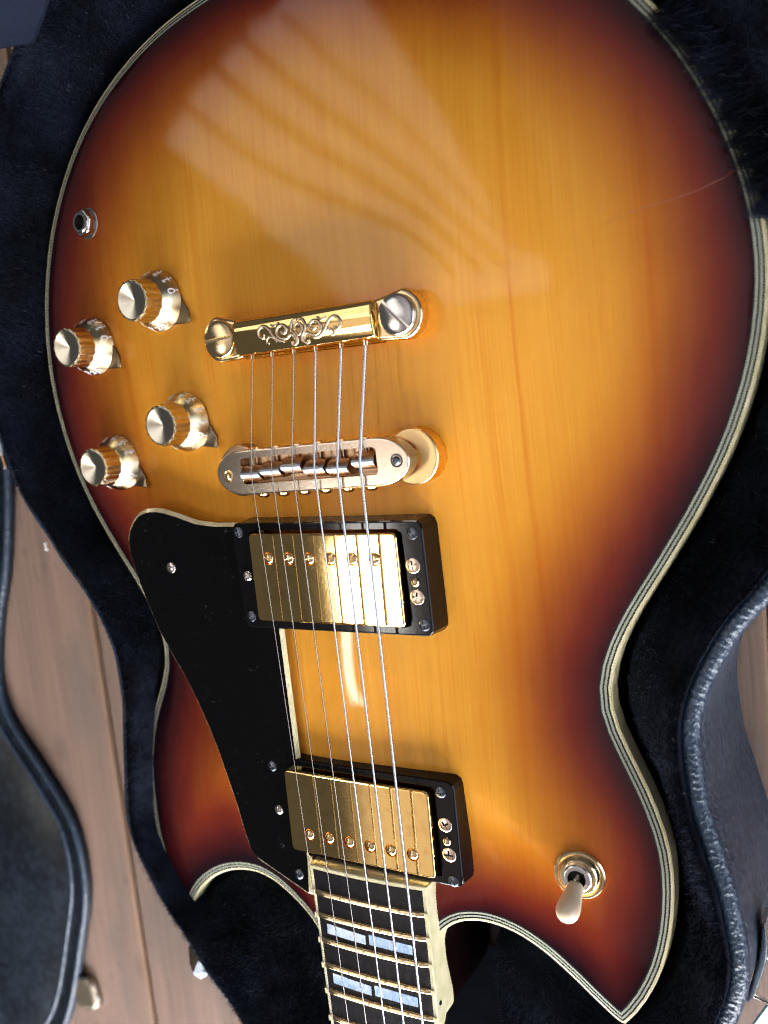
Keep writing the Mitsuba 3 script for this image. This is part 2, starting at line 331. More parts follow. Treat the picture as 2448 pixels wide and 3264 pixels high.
RIGHT_CUT = [[27.0,-232.0],[27.4,-229.0],[27.5,-226.1],[27.3,-223.1],[27.0,-220.2],[26.6,-217.2],[26.3,-214.3],[26.0,-211.3],[25.8,-208.4],[25.8,-205.4],[26.1,-202.4],[26.8,-199.6],[27.9,-196.8],[29.6,-194.4],[31.8,-192.4],[34.3,-190.8],[37.0,-189.7],[39.9,-189.2],[42.9,-189.1],[45.9,-189.4],[48.8,-190.0],[51.6,-190.8],[54.4,-191.8],[57.1,-192.9],[59.8,-194.2],[62.4,-195.6],[65.0,-197.1],[67.5,-198.7],[70.0,-200.3],[72.3,-202.1],[74.7,-203.9],[77.0,-205.8],[79.3,-207.7],[81.6,-209.6],[83.8,-211.5],[86.0,-213.5],[88.3,-215.4],[90.5,-217.3],[92.8,-219.2],[95.1,-221.1],[97.5,-222.9],[99.9,-223.9]]

BODY = Polygon(BODY_RIM + RIGHT_CUT[::-1][1:] + LEFT_CUT[::-1][:-1]).buffer(0)
# height of the carved top over the flat plane of its middle, on a 1 mm raster
GX, GY = np.arange(-230, 231, 1.0), np.arange(-260, 261, 1.0)
gx, gy = np.meshgrid(GX, GY)
inside = shapely.contains_xy(BODY, gx, gy)
DIST = ndimage.distance_transform_edt(inside) - .5
ARCH_W, ARCH_H = 110.0, 10.0
signed = np.where(inside, DIST, .5 - ndimage.distance_transform_edt(~inside))
carve = -ARCH_H * (1 - np.clip(signed / ARCH_W, -.4, 1)) ** 1.5 - 2.2 * np.clip(1 - signed / 12, 0, 1.6) ** 2 * np.clip((gy + 185) / 50, 0, 1)
carve = ndimage.gaussian_filter(carve, 4)
neck_flat = np.exp(-(np.maximum(np.abs(gx) - 24, 0) / 26) ** 2) * (lambda t: t * t * (3 - 2 * t))(np.clip((-150 - gy) / 45, 0, 1))
HEIGHT = carve * (1 - neck_flat)
ease = lambda t: (lambda q: q * q * (3 - 2 * q))(np.clip(t, 0, 1))
HEIGHT = HEIGHT + 2.6 * np.exp(-(gx / 62) ** 2) * np.exp(-((gy + 138) / 52) ** 2) * ease(DIST / 25)
HEIGHT = HEIGHT + 2.6 * np.exp(-(np.maximum(np.abs(gx) - 26, 0) / 20) ** 2) * ease((-140 - gy) / 40) * ease(DIST / 14)
def sample(grid, x, y):
    return ndimage.map_coordinates(grid, [np.asarray(y, float) - GY[0], np.asarray(x, float) - GX[0]], order=3, mode='nearest')
def top_z(x, y):
    z = sample(HEIGHT, np.atleast_1d(x), np.atleast_1d(y))
    return z if np.ndim(x) else float(z[0])
DSOFT = ndimage.gaussian_filter(np.where(inside, DIST, 0.0), 3)
def over(P, lift=0.0):
    P = np.asarray(P, float); return np.column_stack([P, top_z(P[:, 0], P[:, 1]) + lift])
def sheet(poly, step, lift=0.0, edge=1.2):
    """A fine triangulation of the polygon laid over the carved top."""
    B = np.vstack([resample(np.array(r.coords)[:-1], edge) for r in [poly.exterior, *poly.interiors]])
    x0, y0, x1, y1 = poly.bounds
    g = np.stack(np.meshgrid(np.arange(x0, x1, step), np.arange(y0, y1, step)), -1).reshape(-1, 2)
    g[:, 0] += step / 2 * (np.round((g[:, 1] - y0) / step) % 2)
    g = g[shapely.contains_xy(poly.buffer(-step * .6), g[:, 0], g[:, 1])]
    V = np.vstack([B, g]); tri = Delaunay(V).simplices; c = V[tri].mean(1)
    tri = tri[shapely.contains_xy(poly, c[:, 0], c[:, 1])]
    e1, e2 = V[tri[:, 1]] - V[tri[:, 0]], V[tri[:, 2]] - V[tri[:, 0]]
    tri[(e1[:, 0] * e2[:, 1] - e1[:, 1] * e2[:, 0]) < 0] = tri[(e1[:, 0] * e2[:, 1] - e1[:, 1] * e2[:, 0]) < 0][:, ::-1]
    return V, tri
def band(a, b, lift=0.0):
    """A ring of the top between a and b mm from its edge."""
    poly = BODY.buffer(-a, join_style='mitre').difference(BODY.buffer(-b, join_style='mitre'))
    ms = []
    for g in getattr(poly, 'geoms', [poly]):
        V, tri = sheet(g, 50, edge=1.0)
        ms.append(mk(over(V, lift), tri))
    return cat(ms)
RIM = ccw(resample(np.array(BODY.exterior.coords)[:-1], 1.4))

# ------------------------------------------------------------------ floor of old boards
for k in range(-9, 14):
    x0 = -244 + 130.7 * k; w = 130.7 - 4.2
    P = rrect(w, 4200, 1.5, x0 + 130.7 / 2, -80, n=2)
    zz = -88 + .35 * math.sin(2.1 * k)
    add('floor__plank', slab(P, -104, zz, bev=1.0, steps=2), 'plank', smooth=40)
add('floor__crack_fill', box(3200, 4200, 1, 0, -80, -93), 'crack_dirt', smooth=False)
labels['floor'] = {'kind': 'structure'}

# ------------------------------------------------------------------ the guitar
G = 'electric_guitar'
labels[G] = {'label': 'sunburst double cutaway electric guitar with gold hardware lying in its open case', 'category': 'guitar'}
inner = BODY.buffer(-4.6, join_style='mitre')
V, tri = sheet(inner, 2.4)
uv = np.column_stack([sample(DSOFT, V[:, 0], V[:, 1]) / 100, V[:, 1] / 100])
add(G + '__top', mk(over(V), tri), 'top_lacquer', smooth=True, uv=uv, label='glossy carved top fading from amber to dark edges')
# edge binding: cream band round the rim with its upright side, then thin black and cream lines
rz = top_z(RIM[:, 0], RIM[:, 1])
def rim_ring(d, dz): return np.column_stack([inset(RIM, d), rz + dz])
bind = loft([rim_ring(.25, -7.4), rim_ring(0, -7.1), rim_ring(0, -.45), rim_ring(.15, -.12), rim_ring(.45, .0)], False, False)
add(G + '__binding', cat([bind, band(.45, 1.25)]), 'cream', smooth=40, label='cream binding round the edge of the body')
for a, b, m in ((1.25, 1.85, 'ply_black'), (1.85, 2.65, 'ply_cream'), (2.65, 3.25, 'ply_black'), (3.25, 4.05, 'ply_cream'), (4.05, 4.62, 'ply_black')):
    add(G + '__purfling_line', band(a, b, .01), m, smooth=40)
add(G + '__side', loft([rim_ring(3.0, -47), rim_ring(.5, -44), rim_ring(.3, -7.4)], True, False), 'side_lacquer', smooth=40, label='dark lacquered side of the body')

# neck with its fingerboard
def half(y): return .5 * (56.5 - 13.5 * (-171 - y) / 452.0)
def board_z(x, y): return 9.0 - x * x / 620.0
ys = np.linspace(-172.6, -430, 60)
def strip(ylist, x0f, x1f, zf, nx=9):
    v, f = [], []
    for y in ylist:
        for i in range(nx):
            x = x0f(y) + (x1f(y) - x0f(y)) * i / (nx - 1); v.append([x, y, zf(x, y)])
    for i in range(len(ylist) - 1):
        for j in range(nx - 1):
            a = i * nx + j; f += [[a, a + nx, a + nx + 1], [a, a + nx + 1, a + 1]]
    return mk(v, f)
NECK = 'fingerboard'
add(G + '__fingerboard', strip(ys, lambda y: -half(y) + 1.7, lambda y: half(y) - 1.7, board_z, 15), 'ebony', smooth=True, label='black fingerboard with gold frets and block inlays')
for s in (-1, 1):
    yb = np.r_[np.linspace(-171, -430, 80), -233, -236, -239]; yb = np.sort(yb)[::-1]; rings = []
    v, f = [], []
    for y in yb:
        h = half(y); zb = board_z(h, y)
        low = float(np.interp(-y, [225, 236], [-3.5, 4.4]))
        for x, z in ((h - 1.75, zb + .05), (h - .35, zb + .02), (h, zb - .35), (h + .1, zb - 3), (h + .25, low), (h - 3, low)):
            v.append([s * x, y, z])
    n = 6
    for i in range(len(yb) - 1):
        for j in range(n - 1):
            a = i * n + j; q = [[a, a + 1, a + n + 1], [a, a + n + 1, a + n]]
            f += q if s < 0 else [t[::-1] for t in q]
    v = np.array(v)
    add(G + '__fingerboard_binding', mk(v, f), 'cream', smooth=35)
P = [[-half(-171), -170.6], [half(-171), -170.6], [half(-172) - 1.75, -172.7], [-half(-172) + 1.75, -172.7]]
endv, endf = [], []
for i, x in enumerate(np.linspace(-half(-171), half(-171), 21)):
    z = board_z(x, -171)
    endv += [[x, -170.6, -1], [x, -170.6, z - .3], [x, -171.0, z + .03], [x, -172.4, z + .05]]
    if i:
        a = 4 * (i - 1)
        for k in range(3): endf += [[a + k, a + 4 + k, a + 5 + k], [a + k, a + 5 + k, a + 1 + k]]
em = mk(endv, endf)
add(G + '__fingerboard_end', em, 'cream', smooth=35, label='cream strip across the end of the fingerboard')
FRETS = {22: -183.0, 21: -193.6, 20: -205.2, 19: -217.0, 18: -229.2, 17: -242.2, 16: -256.2, 15: -271, 14: -286.7, 13: -303.3}
for n, y in FRETS.items():
    w = half(y) - 1.2; xs = np.linspace(-w, w, 19)
    prof = [(-1.25, 0), (-1.1, .55), (-.55, 1.0), (0, 1.12), (.55, 1.0), (1.1, .55), (1.25, 0)]
    v, f = [], []
    for i, x in enumerate(xs):
        e = .35 if i in (0, len(xs) - 1) else 1
        for a, b in prof: v.append([x, y + a, board_z(x, y) + b * e + .02])
        if i:
            for j in range(6):
                a = 7 * (i - 1) + j; f += [[a, a + 7, a + 8], [a, a + 8, a + 1]]
    add(G + '__fret', mk(v, f), 'gold_bright', smooth=60)
    for s in (-1, 1):
        add(G + '__fret_nib', move(box(1.5, 2.4, .9, 0, 0, 0), s * (half(y) - .75), y, board_z(half(y), y) + .45), 'cream', smooth=False)
INL = {-199.3: 4.7, -222.6: 4.9, -249.0: 5.4, -278.5: 6}
for y, h in INL.items():
    for x0, x1 in ((-22.6, -2.9), (-1.2, 19.1)):
        sk = .35
        us, ws = np.meshgrid(np.linspace(0, 1, 13), np.linspace(0, 1, 4))
        VV = np.column_stack([(x0 + (x1 - x0) * us + .25 * ws).ravel(), (y - h / 2 + (h - .5 * us) * ws + sk * (1 - 2 * us) * .6).ravel()])
        FF = [t for r in range(3) for c in range(12) for t in ([r * 13 + c, r * 13 + c + 1, r * 13 + c + 14], [r * 13 + c, r * 13 + c + 14, r * 13 + c + 13])]
        #, [x1, y - h / 2 - sk], [x1, y + h / 2 - sk], [x0, y + h / 2 + sk * .4]]), 1.0)
        add(G + '__inlay', mk(np.column_stack([VV, board_z(VV[:, 0], y) + .07]), FF), 'pearl', smooth=True)
add(G + '__side_dot', move(lathe([(1.0, 0), (1.0, .3), (.04, .32)], 20), half(-223.5) + .02, -223.5, 4.6, ry=90), 'dark_hole')
nv = []
for y in np.linspace(-214, -430, 12):
    h = half(y) - .4; d = 15 if y < -250 else 22
    nv.append(np.array([[h * math.cos(a), y, 4 - d * abs(math.sin(a)) ** .8] for a in np.linspace(0, -math.pi, 15)]))
v = np.vstack(nv); f = []
for i in range(len(nv) - 1):
    for j in range(14):
        a = i * 15 + j; f += [[a, a + 1, a + 16], [a, a + 16, a + 15]]
add(G + '__neck', mk(v, f), 'neck_wood', smooth=50, label='dark neck under the fingerboard')

# pickguard
PG = [[-36.0,-21.6],[-48.5,-22.1],[-58.7,-22.0],[-68.7,-20.8],[-78.5,-17.7],[-86.2,-15.6],[-91.4,-14.9],[-96.7,-15.1],[-102.0,-16.8],[-106.1,-20.2],[-109.0,-23.9],[-110.9,-28.8],[-111.1,-34.8],[-109.9,-39.9],[-107.1,-50.8],[-103.2,-62.2],[-98.6,-73.6],[-93.4,-82.8],[-87.9,-92.2],[-82.7,-103.0],[-77.9,-115.0],[-74.0,-126.5],[-71.0,-138.0],[-67.8,-149.8],[-65.2,-162.7],[-63.1,-171.2],[-59.8,-175.2],[-53.7,-178.0],[-46.5,-181.3],[-38.2,-185.2],[-31.2,-188.4],[-29.6,-171],[-29.2,-124],[-29.6,-67],[-30,-50],[-31,-30]]
PGs = resample(Polygon(PG).buffer(1.5).buffer(-3).buffer(1.5).exterior.coords[:-1], 1.6)
PGs = ccw(PGs)
def pgring(d, z): return np.column_stack([inset(PGs, d), np.full(len(PGs), z)])
k = group_key(G + '__pickguard')
add(k + '__plate', loft([pgring(1.55, 3.6), pgring(1.35, 5.2), pgring(1.55, 5.35)], False, True), 'black_plate', smooth=20)
labels[k] = {'label': 'black pickguard with a cream edge'}
add(k + '__edge', loft([pgring(.6, 2.9), pgring(-.15, 3.4), pgring(-.15, 3.8), pgring(1.38, 5.15)], True, False), 'cream', smooth=20, label='cream bevelled edge of the pickguard')
for x, y, r in ((-85.9, -41.4, 20), (-36.3, -177.9, 60)):
    add(k + '__screw', move(phillips(2.5, 1.1, r), x, y, 5.35), 'dark_steel' if x > -50 else 'nickel')

# pickups
def pickup(cx, cy, rot, ring_low, ring_high, cover_z, poles, corner, right, left, pole_rot, worn):
    k = group_key(G + '__pickup')
    W, D = 89.5, 45.0
    def put(m): return move(m, cx, cy, 0, rz=rot)
    outer = man(slab(resample(rrect(W, D, 3.2), 2.0), -5.5, ring_high, bev=.9, steps=3, foot=.9))
    cut = man(slab(resample(rrect(71.5, 38.6, 1.6), 3), -6, ring_high + 4, bev=.2, foot=0))
    ring = outer - cut
    # the ring rises towards the bridge side by its own amount
    m = tm(ring); v = m.vertices.copy(); up = v[:, 2] > 1
    v[up, 2] -= (ring_high - ring_low) * (.5 - v[up, 1] / D)
    m = mk(v, m.faces)
    add(k + '__ring', put(m), 'ring_plastic', smooth=12, label='black plastic pickup ring')
    cov = man(slab(resample(rrect(69.5, 36.6, 1.8), 1.5), 0, cover_z, bev=.9, steps=5))
    for x, y in poles:
        cov = cov - man(move(lathe([(2.75, 0), (2.75, 3), (.05, 3.01)], 24), *unput(x, y, cx, cy, rot), cover_z - 1.2))
    add(k + '__cover', put(cov), 'gold', smooth=7, label='gold pickup cover')
    add(k + '__pole_well', put(box(60, 8, .2, 0, poles_y(poles, cx, cy, rot), cover_z - 1.5)), 'dark_hole', smooth=False)
    for i, (x, y) in enumerate(poles):
        add(k + '__pole_screw', move(slotted(2.45, 1.9, pole_rot[i], w=.55, depth=.8), x, y, cover_z - 1.1), 'gold_bright')
    for x, y, r in corner:
        add(k + '__ring_screw', move(phillips(2.4, .9, r), x, y, (ring_high + ring_low) / 2 + (ring_high - ring_low) * (y - cy) / D - .15), 'dark_steel')
    for i, (x, y, r) in enumerate(right):
        zt = (ring_high + ring_low) / 2 + (ring_high - ring_low) * (y - cy) / D
        if i == 1: add(k + '__height_screw', move(lathe(dome(1.9, 1.8, skirt=.3), 24), x, y, zt - .2), 'gold_bright')
        else: add(k + '__height_screw', move(phillips(3.0, .8, r, cut=.6), x, y, zt - .2), 'gold_copper')
    x, y = left
    zt = (ring_high + ring_low) / 2 + (ring_high - ring_low) * (y - cy) / D
    add(k + '__height_screw', move(slotted(2.3, 1.9, 60, w=.5), x, y, zt - .2), 'nickel')
    return k
def unput(x, y, cx, cy, rot):
    a = math.radians(-rot); dx, dy = x - cx, y - cy
    return dx * math.cos(a) - dy * math.sin(a), dx * math.sin(a) + dy * math.cos(a)
def poles_y(poles, cx, cy, rot): return np.mean([unput(x, y, cx, cy, rot)[1] for x, y in poles])
kb = pickup(-.8, -43.6, 0, 8.6, 9.8, 12.3, [(-26.4 + 10 * i, -35.4) for i in range(6)],
       [(-42.3, -25.0, 10), (39.6, -26.0, 30), (-41.7, -61.0, 50), (40.4, -61.4, 15)], [(38.2, -38.4, 10), (38.6, -44.8, 0), (38.5, -50.6, 80)], (-40.3, -43.5), [-20, 15, 10, 60, 70, 5], 0)
labels[kb] = {'label': 'gold covered pickup nearest the bridge in a tall black ring'}
kn = pickup(-.8, -147.2, -.8, 4.6, 5.4, 8.6, [(-25.6 + 10 * i, -156.4 - .1 * i) for i in range(6)],
       [(-43.6, -129.0, 40), (38.0, -130.0, 20), (-43.6, -166.2, 70), (39.4, -167.6, 35)], [(38.4, -143.8, 35), (38.6, -150.6, 0), (38.8, -156.4, 0)], (-42.9, -149.1), [40, 60, 50, 70, 20, 45], 1)
labels[kn] = {'label': 'gold covered pickup at the end of the fingerboard in a low black ring'}

# bridge
k = group_key(G + '__bridge')
labels[k] = {'label': 'gold bridge with six saddles under the strings'}
BT = 15.0
skew = math.degrees(math.atan2(2.2, 89))
plate = [[-32, -9.0], [30.5, -9.0]] + [[30.5 + 14 * math.sin(a), -9.0 * math.cos(a) ** 1 * (1)] for a in np.linspace(.15, math.pi - .15, 16)] + [[30.5, 9.0], [-32, 9.0]] + [[-32 - 13 * math.sin(a), 9.0 * math.cos(a)] for a in np.linspace(.15, math.pi - .15, 16)]
P = np.array(plate); P = resample(P, 1.6)
deck = man(slab(P, 8.5, BT, bev=.7, steps=3))
slot = man(slab(resample(rrect(63, 10.4, .8, -.5, .6), 2), 9.6, 20, bev=.1))
deck = tm(deck - slot)
place = lambda m: move(m, -.2, .9, 0, rz=skew)
add(k + '__deck', place(deck), 'gold_worn', smooth=12)
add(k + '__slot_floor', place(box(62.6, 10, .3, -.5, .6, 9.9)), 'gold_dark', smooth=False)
sad = [(-27.4, -.6), (-17.4, .2), (-7.2, 1.2), (3.3, -.4), (13.8, -.9), (25.3, .8)]
for x, y in sad:
    prof = np.array([[-3.4, 10.1], [3.4, 10.1], [3.1, 13.2], [.55, 16.1], [-.15, 16.4], [-.8, 16.1], [-3.2, 13.6]])
    v = np.vstack([np.column_stack([np.full(7, x + s * 4.6), prof[:, 0] + y, prof[:, 1]]) for s in (-1, 1)]); f = []
    for j in range(7):
        a, b = j, (j + 1) % 7; f += [[a, b, b + 7], [a, b + 7, a + 7]]
    f += [[0, j + 1, j] for j in range(1, 6)] + [[7, 7 + j, 8 + j] for j in range(1, 6)]
    m = mk(v, f); m.fix_normals()
    kk = group_key(k + '__saddle')
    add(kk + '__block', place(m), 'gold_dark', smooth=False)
    rp = np.array([[-1.5, 15.55], [-.9, 16.25], [-.15, 16.62], [.6, 16.25], [1.3, 15.2], [1.2, 14.9], [-1.4, 15.2]])
    v = np.vstack([np.column_stack([np.full(7, x + s * 4.65), rp[:, 0] + y, rp[:, 1]]) for s in (-1, 1)])
    m = mk(v, f); m.fix_normals()
    add(kk + '__ridge', place(m), 'latch_silver', smooth=False)
    add(k + '__saddle_screw', place(tube([[x, y + 3, 12.2], [x, 5.4, 12.2]], .9, 8)), 'gold_dark')
for x in (-25.2, -15.4, -5.3, 4.7, 15.0, 25.4):
    h = move(slotted(2.7, 1.7, 30 + 13 * x, w=.5), 0, 0, 0, rx=70)
    add(k + '__intonation_screw', place(move(h, x, -9.1, 11.6)), 'gold_bright')
    add(k + '__screw_end', place(move(lathe(dome(2.2, 1.0), 16), x, 9.0, 13.2, rx=-80)), 'gold_worn')
for x, y, m in ((-39.2, -.9, 'gold_bright'), (39.1, 1.9, 'dark_steel')):
    add(k + '__post_screw', move(lathe([(2.6, -1), (2.55, .1), (2.1, .25), (1.7, -.15), (1.6, .2), (1.0, .75), (.05, .9)], 26), x, y, BT), m)
for x, y in ((-39.5, .2), (41.2, 2.2)):
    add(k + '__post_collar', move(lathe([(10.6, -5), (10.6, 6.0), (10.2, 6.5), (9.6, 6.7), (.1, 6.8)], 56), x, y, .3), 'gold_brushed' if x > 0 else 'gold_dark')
    add(k + '__post', move(lathe([(3.2, 0), (3.2, 8), (.1, 8.1)], 24), x, y, 2.5), 'gold')

# stop tailpiece
k = group_key(G + '__tailpiece')
labels[k] = {'label': 'gold tailpiece with a raised scroll ornament and two large slotted studs'}
TY = 52.8
prof = [(-8.2, 4.2), (-8.2, 7.6), (-7.4, 8.6), (-6.9, 9.0), (-6.75, 11.2), (-6.2, 12.5), (-4.9, 13.2), (-1.2, 13.85), (2.4, 13.95), (5.4, 13.3), (6.8, 12.2), (7.3, 10.0), (7.3, 6.0), (6.0, 4.0)]
x0, x1 = -29.3, 34.4
v, f = [], []
XS = ((x0, .93), (x0 + .6, 1.0), (x0 + 1.2, 1.0), (x1 - 1.2, 1.0), (x1 - .6, 1.0), (x1, .93))
for x, sc in XS:
    for a, b in prof: v.append([x, TY + a * sc, 9 + (b - 9) * sc])
n = len(prof)
for i in range(5):
    for j in range(n):
        a, b = i * n + j, i * n + (j + 1) % n; f += [[a, b, b + n], [a, b + n, a + n]]
f += [[0, j + 1, j] for j in range(1, n - 1)] + [[5 * n, 5 * n + j, 5 * n + j + 1] for j in range(1, n - 1)]
m = mk(v, f); m.fix_normals()
add(k + '__bar', m, 'gold', smooth=50)
for s, sx in ((-1, -37.7), (1, 43.2)):
    xe = x0 if s < 0 else x1
    P = [[xe - s * 1, TY - 7.4], [xe + s * 1.5, TY - 7.8]] + [[sx + s * 9.6 * math.sin(a), 53.6 - 9.4 * math.cos(a)] for a in np.linspace(.25, math.pi - .25, 18)] + [[xe + s * 1.5, TY + 7.6], [xe - s * 1, TY + 7.2]]
    add(k + '__ear', slab(resample(ccw(P), 1.5), 5.0, 10.4, bev=1.4, steps=4), 'gold_bright', smooth=40)
    head = slotted(7.5, 3.6, 4 if s < 0 else -47, w=1.25, depth=1.6, skirt=1.6, seg=48)
    kk = group_key(k + '__stud')
    add(kk + '__head', move(head, sx, 53.6, 10.2), 'gold_bright' if s < 0 else 'nickel', smooth=40)
    add(kk + '__bushing', move(lathe([(6.6, 0), (6.6, 6), (.1, 6.1)], 32), sx, 53.6, -.5), 'gold_brushed')
# scroll ornament, mirrored about the middle of the bar
def bar_z(dy): return np.interp(dy, [a for a, b in prof[4:12]], [b for a, b in prof[4:12]])
def scroll(pts, r0, r1):
    Q = spline(pts, 46); dy = Q[:, 1]
    P3 = np.column_stack([Q[:, 0], TY + dy, bar_z(dy) + .12]); P3[:, 0] += 2.2
    return tube(P3, np.linspace(r0, r1, len(P3)), 8)
def spiral(cx, cy, r0, r1, a0, turns, s=1):
    a = np.radians(a0) + s * np.linspace(0, turns * 2 * np.pi, 14); r = np.linspace(r0, r1, 14)
    return np.column_stack([cx + r * np.cos(a), cy + .85 * r * np.sin(a)])
orn = []
for s in (-1, 1):
    fl = lambda p: np.column_stack([s * np.asarray(p)[:, 0], np.asarray(p)[:, 1]])
    orn.append(scroll(fl(np.vstack([[[2.0, -3.6]], spiral(7.2, .6, 4.0, .7, 215, 1.35)])), .55, .8))
    orn.append(scroll(fl([[6.5, -3.4], [9.5, -2.8], [12.0, -.6], [14.0, 2.2], [16.5, 3.2], [18.6, 1.6], [18.2, -.8], [16.6, -1.2], [16.2, .1]]), .8, .6))
    orn.append(scroll(fl([[10.5, -3.4], [12.5, -1.4], [14.6, -1.4], [15.4, -2.8], [14.0, -3.2]]), .45, .6))
    orn.append(scroll(fl([[8.8, 3.9], [11.0, 2.8], [12.6, 3.4]]), .5, .4))
    orn.append(scroll(fl([[.3, 4.1], [2.6, 3.2], [3.0, 0], [1.2, -2.6], [1.8, -4.6], [3.4, -5.0], [3.6, -4.0]]), .6, .75))
orn.append(scroll([[-1.6, .4], [-1.2, 2.2], [0, 2.7], [1.2, 2.2], [1.6, .4], [0, -1.6], [-1.5, 0]], .55, .55))
add(k + '__ornament', cat(orn), 'ornament_gold', smooth=60, label='raised scroll ornament on the tailpiece')

# strings
SAD = [-26.3, -16.1, -6.1, 4.1, 14.4, 24.6]
TAIL = [-22.1, -12.5, -2.3, 7.7, 19.1, 29.6]
BOT = [-22.8, -14.6, -5.4, 3.9, 13.4, 22.6]
RAD = [.17, .21, .27, .40, .52, .62]
for i in range(6):
    sx, sy = SAD[i], sad[i][1] + .9 + sad[i][0] * math.tan(math.radians(skew))
    tx = .5 * (SAD[i] - 0) + .5 * TAIL[i]
    slope = (BOT[i] - sx) / (-236 - sy)
    P = [[TAIL[i], 45.2, 12.2], [TAIL[i] * .97 + sx * .03, 43.0, 12.4], [sx, sy + .6, 16.75], [sx, sy - .3, 16.7], [sx + slope * (-300 - sy), -300, 16.7 - 4.7 * 300 / 236]]
    add(G + '__string', tube(P, RAD[i], 8), 'string_steel' if i > 2 else 'string_plain', smooth=60)
    add(G + '__string_ball', tube([[TAIL[i], 46.0, 12.0], [TAIL[i], 44.2, 12.3]], max(RAD[i] + .35, .75), 10), 'gold_worn')

# four control knobs
def knob(bx, by, ptr, zero):
    k = group_key(G + '__control_knob')
    z0 = float(top_z(bx, by)) + 1.3
    skirt = [(12.6, 0), (12.8, .5), (12.6, 1.1), (12.05, 2.4), (11.45, 3.8), (10.8, 5.0), (10.1, 6.0), (9.45, 6.8), (8.95, 7.5), (8.75, 8.2), (8.65, 12.5), (8.5, 15.2), (8.3, 15.9), (7.9, 16.05)]
    fl = lambda th, R, z: R * (1 + .026 * np.clip((z - 7.6) / 1.0, 0, 1) * np.cos(16 * th))
    top = [(7.75, 15.95)]
    m = lathe(skirt + [(7.75, 15.6), (7.0, 13.6), (.1, 13.4)], 160, fl)
    add(k + '__body', move(m, bx, by, z0), 'knob_gold', smooth=32)
    add(k + '__cap', move(lathe([(7.8, 13.2), (7.8, 15.6), (7.75, 16.1), (7.5, 16.2), (7.2, 16.1), (6.9, 16.05), (6.5, 15.95), (.5, 14.4), (.2, 14.2), (.05, 14.1)], 72), bx, by, z0), 'knob_cap', smooth=25)
    ms = []
    for n in range(11):
        a = math.radians(zero + 27 * n)
        for what in ('n', 't'):
            if what == 'n':
                t = meshkit.text_mesh(str(n), 3.1, .1, bold=True); c = t.bounds.mean(0); t.apply_translation([-c[0], -c[1], 0]); r, z = 11.4, 3.9
            else:
                t = box(.35, 1.5, .1, 0, 0, .05); r, z = 12.45, 1.55
            er = np.array([math.cos(a), math.sin(a), 0]); et = np.array([-math.sin(a), math.cos(a), 0])
            s = -er * .42 + np.array([0, 0, .91]); nn = er * .91 + np.array([0, 0, .42])
            p = er * r + np.array([0, 0, z]) + nn * .12
            v = p + t.vertices[:, :1] * et + t.vertices[:, 1:2] * s + t.vertices[:, 2:3] * nn
            ms.append(mk(v, t.faces))
    add(k + '__numerals', move(cat(ms), bx, by, z0), 'print_white', smooth=False, label='white numerals 0 to 10 on the knob skirt')
    a = math.radians(ptr); d = np.array([math.cos(a), math.sin(a)]); e = np.array([-d[1], d[0]])
    tip, tipw = 20.6, .9
    P = [d * tip + e * tipw, d * 11.6 + e * 5.6] + [np.array([11.5 * math.cos(q), 11.5 * math.sin(q)]) for q in a + np.linspace(math.radians(60), math.radians(300), 24)] + [d * 11.6 - e * 5.6, d * tip - e * tipw]
    pm = slab(resample(ccw(np.array(P)), 1.2), 0, .8, bev=.3, steps=2)
    v = pm.vertices.copy(); out = v[:, :2] @ d; v[:, 2] += np.clip((out - 17.6) / 2, 0, 1) ** 1.3 * 1.6 + top_z(bx + v[:, 0], by + v[:, 1]) - top_z(bx, by)
    add(k + '__pointer', move(mk(v, pm.faces), bx, by, z0 - .95), 'pointer_metal', smooth=40)
    return k
for args, lab in (((-77.3, 73.8, -30, 14), 'gold control knob nearest the tailpiece'),
                  ((-123.0, 59.2, -30, 14), 'gold control knob nearest the jack socket'),
                  ((-70.8, 21.8, -33, -30), 'gold control knob nearest the bridge'),
                  ((-118.2, 5.6, -33, -30), 'gold control knob at the body edge above the pickguard')):
    labels[knob(*args)] = {'label': lab}

# output jack
k = group_key(G + '__output_jack')
labels[k] = {'label': 'chrome jack socket with a hexagonal nut'}
jx, jy = -118.4, 113.2; jz = float(top_z(jx, jy))
gxy = [float(top_z(jx + 2, jy) - top_z(jx - 2, jy)) / 4, float(top_z(jx, jy + 2) - top_z(jx, jy - 2)) / 4]
tilt = dict(rx=math.degrees(math.atan(gxy[1])), ry=-math.degrees(math.atan(gxy[0])))
add(k + '__washer', move(lathe([(6.9, -.4), (6.9, .4), (6.6, .6), (.1, .65)], 40), jx, jy, jz, **tilt), 'nickel')
hexa = np.array([[6.3 * math.cos(a), 6.3 * math.sin(a)] for a in np.radians(np.arange(6) * 60 + 12)])
hn = man(slab(resample(hexa, 1.5), 0, 3.6, bev=.8, steps=3)) + man(lathe([(4.6, 0), (4.6, 4.0), (4.3, 4.4), (.05, 4.41)], 32))
hn = hn - man(move(lathe([(3.3, 0), (3.3, 8), (.05, 8.01)], 32), 0, 0, -1))
add(k + '__nut', move(hn, jx, jy, jz + .6, **tilt), 'nickel', smooth=35)
add(k + '__hole', move(lathe([(3.25, 0), (3.25, .4), (.05, .41)], 28), jx, jy, jz + .9, **tilt), 'dark_hole')

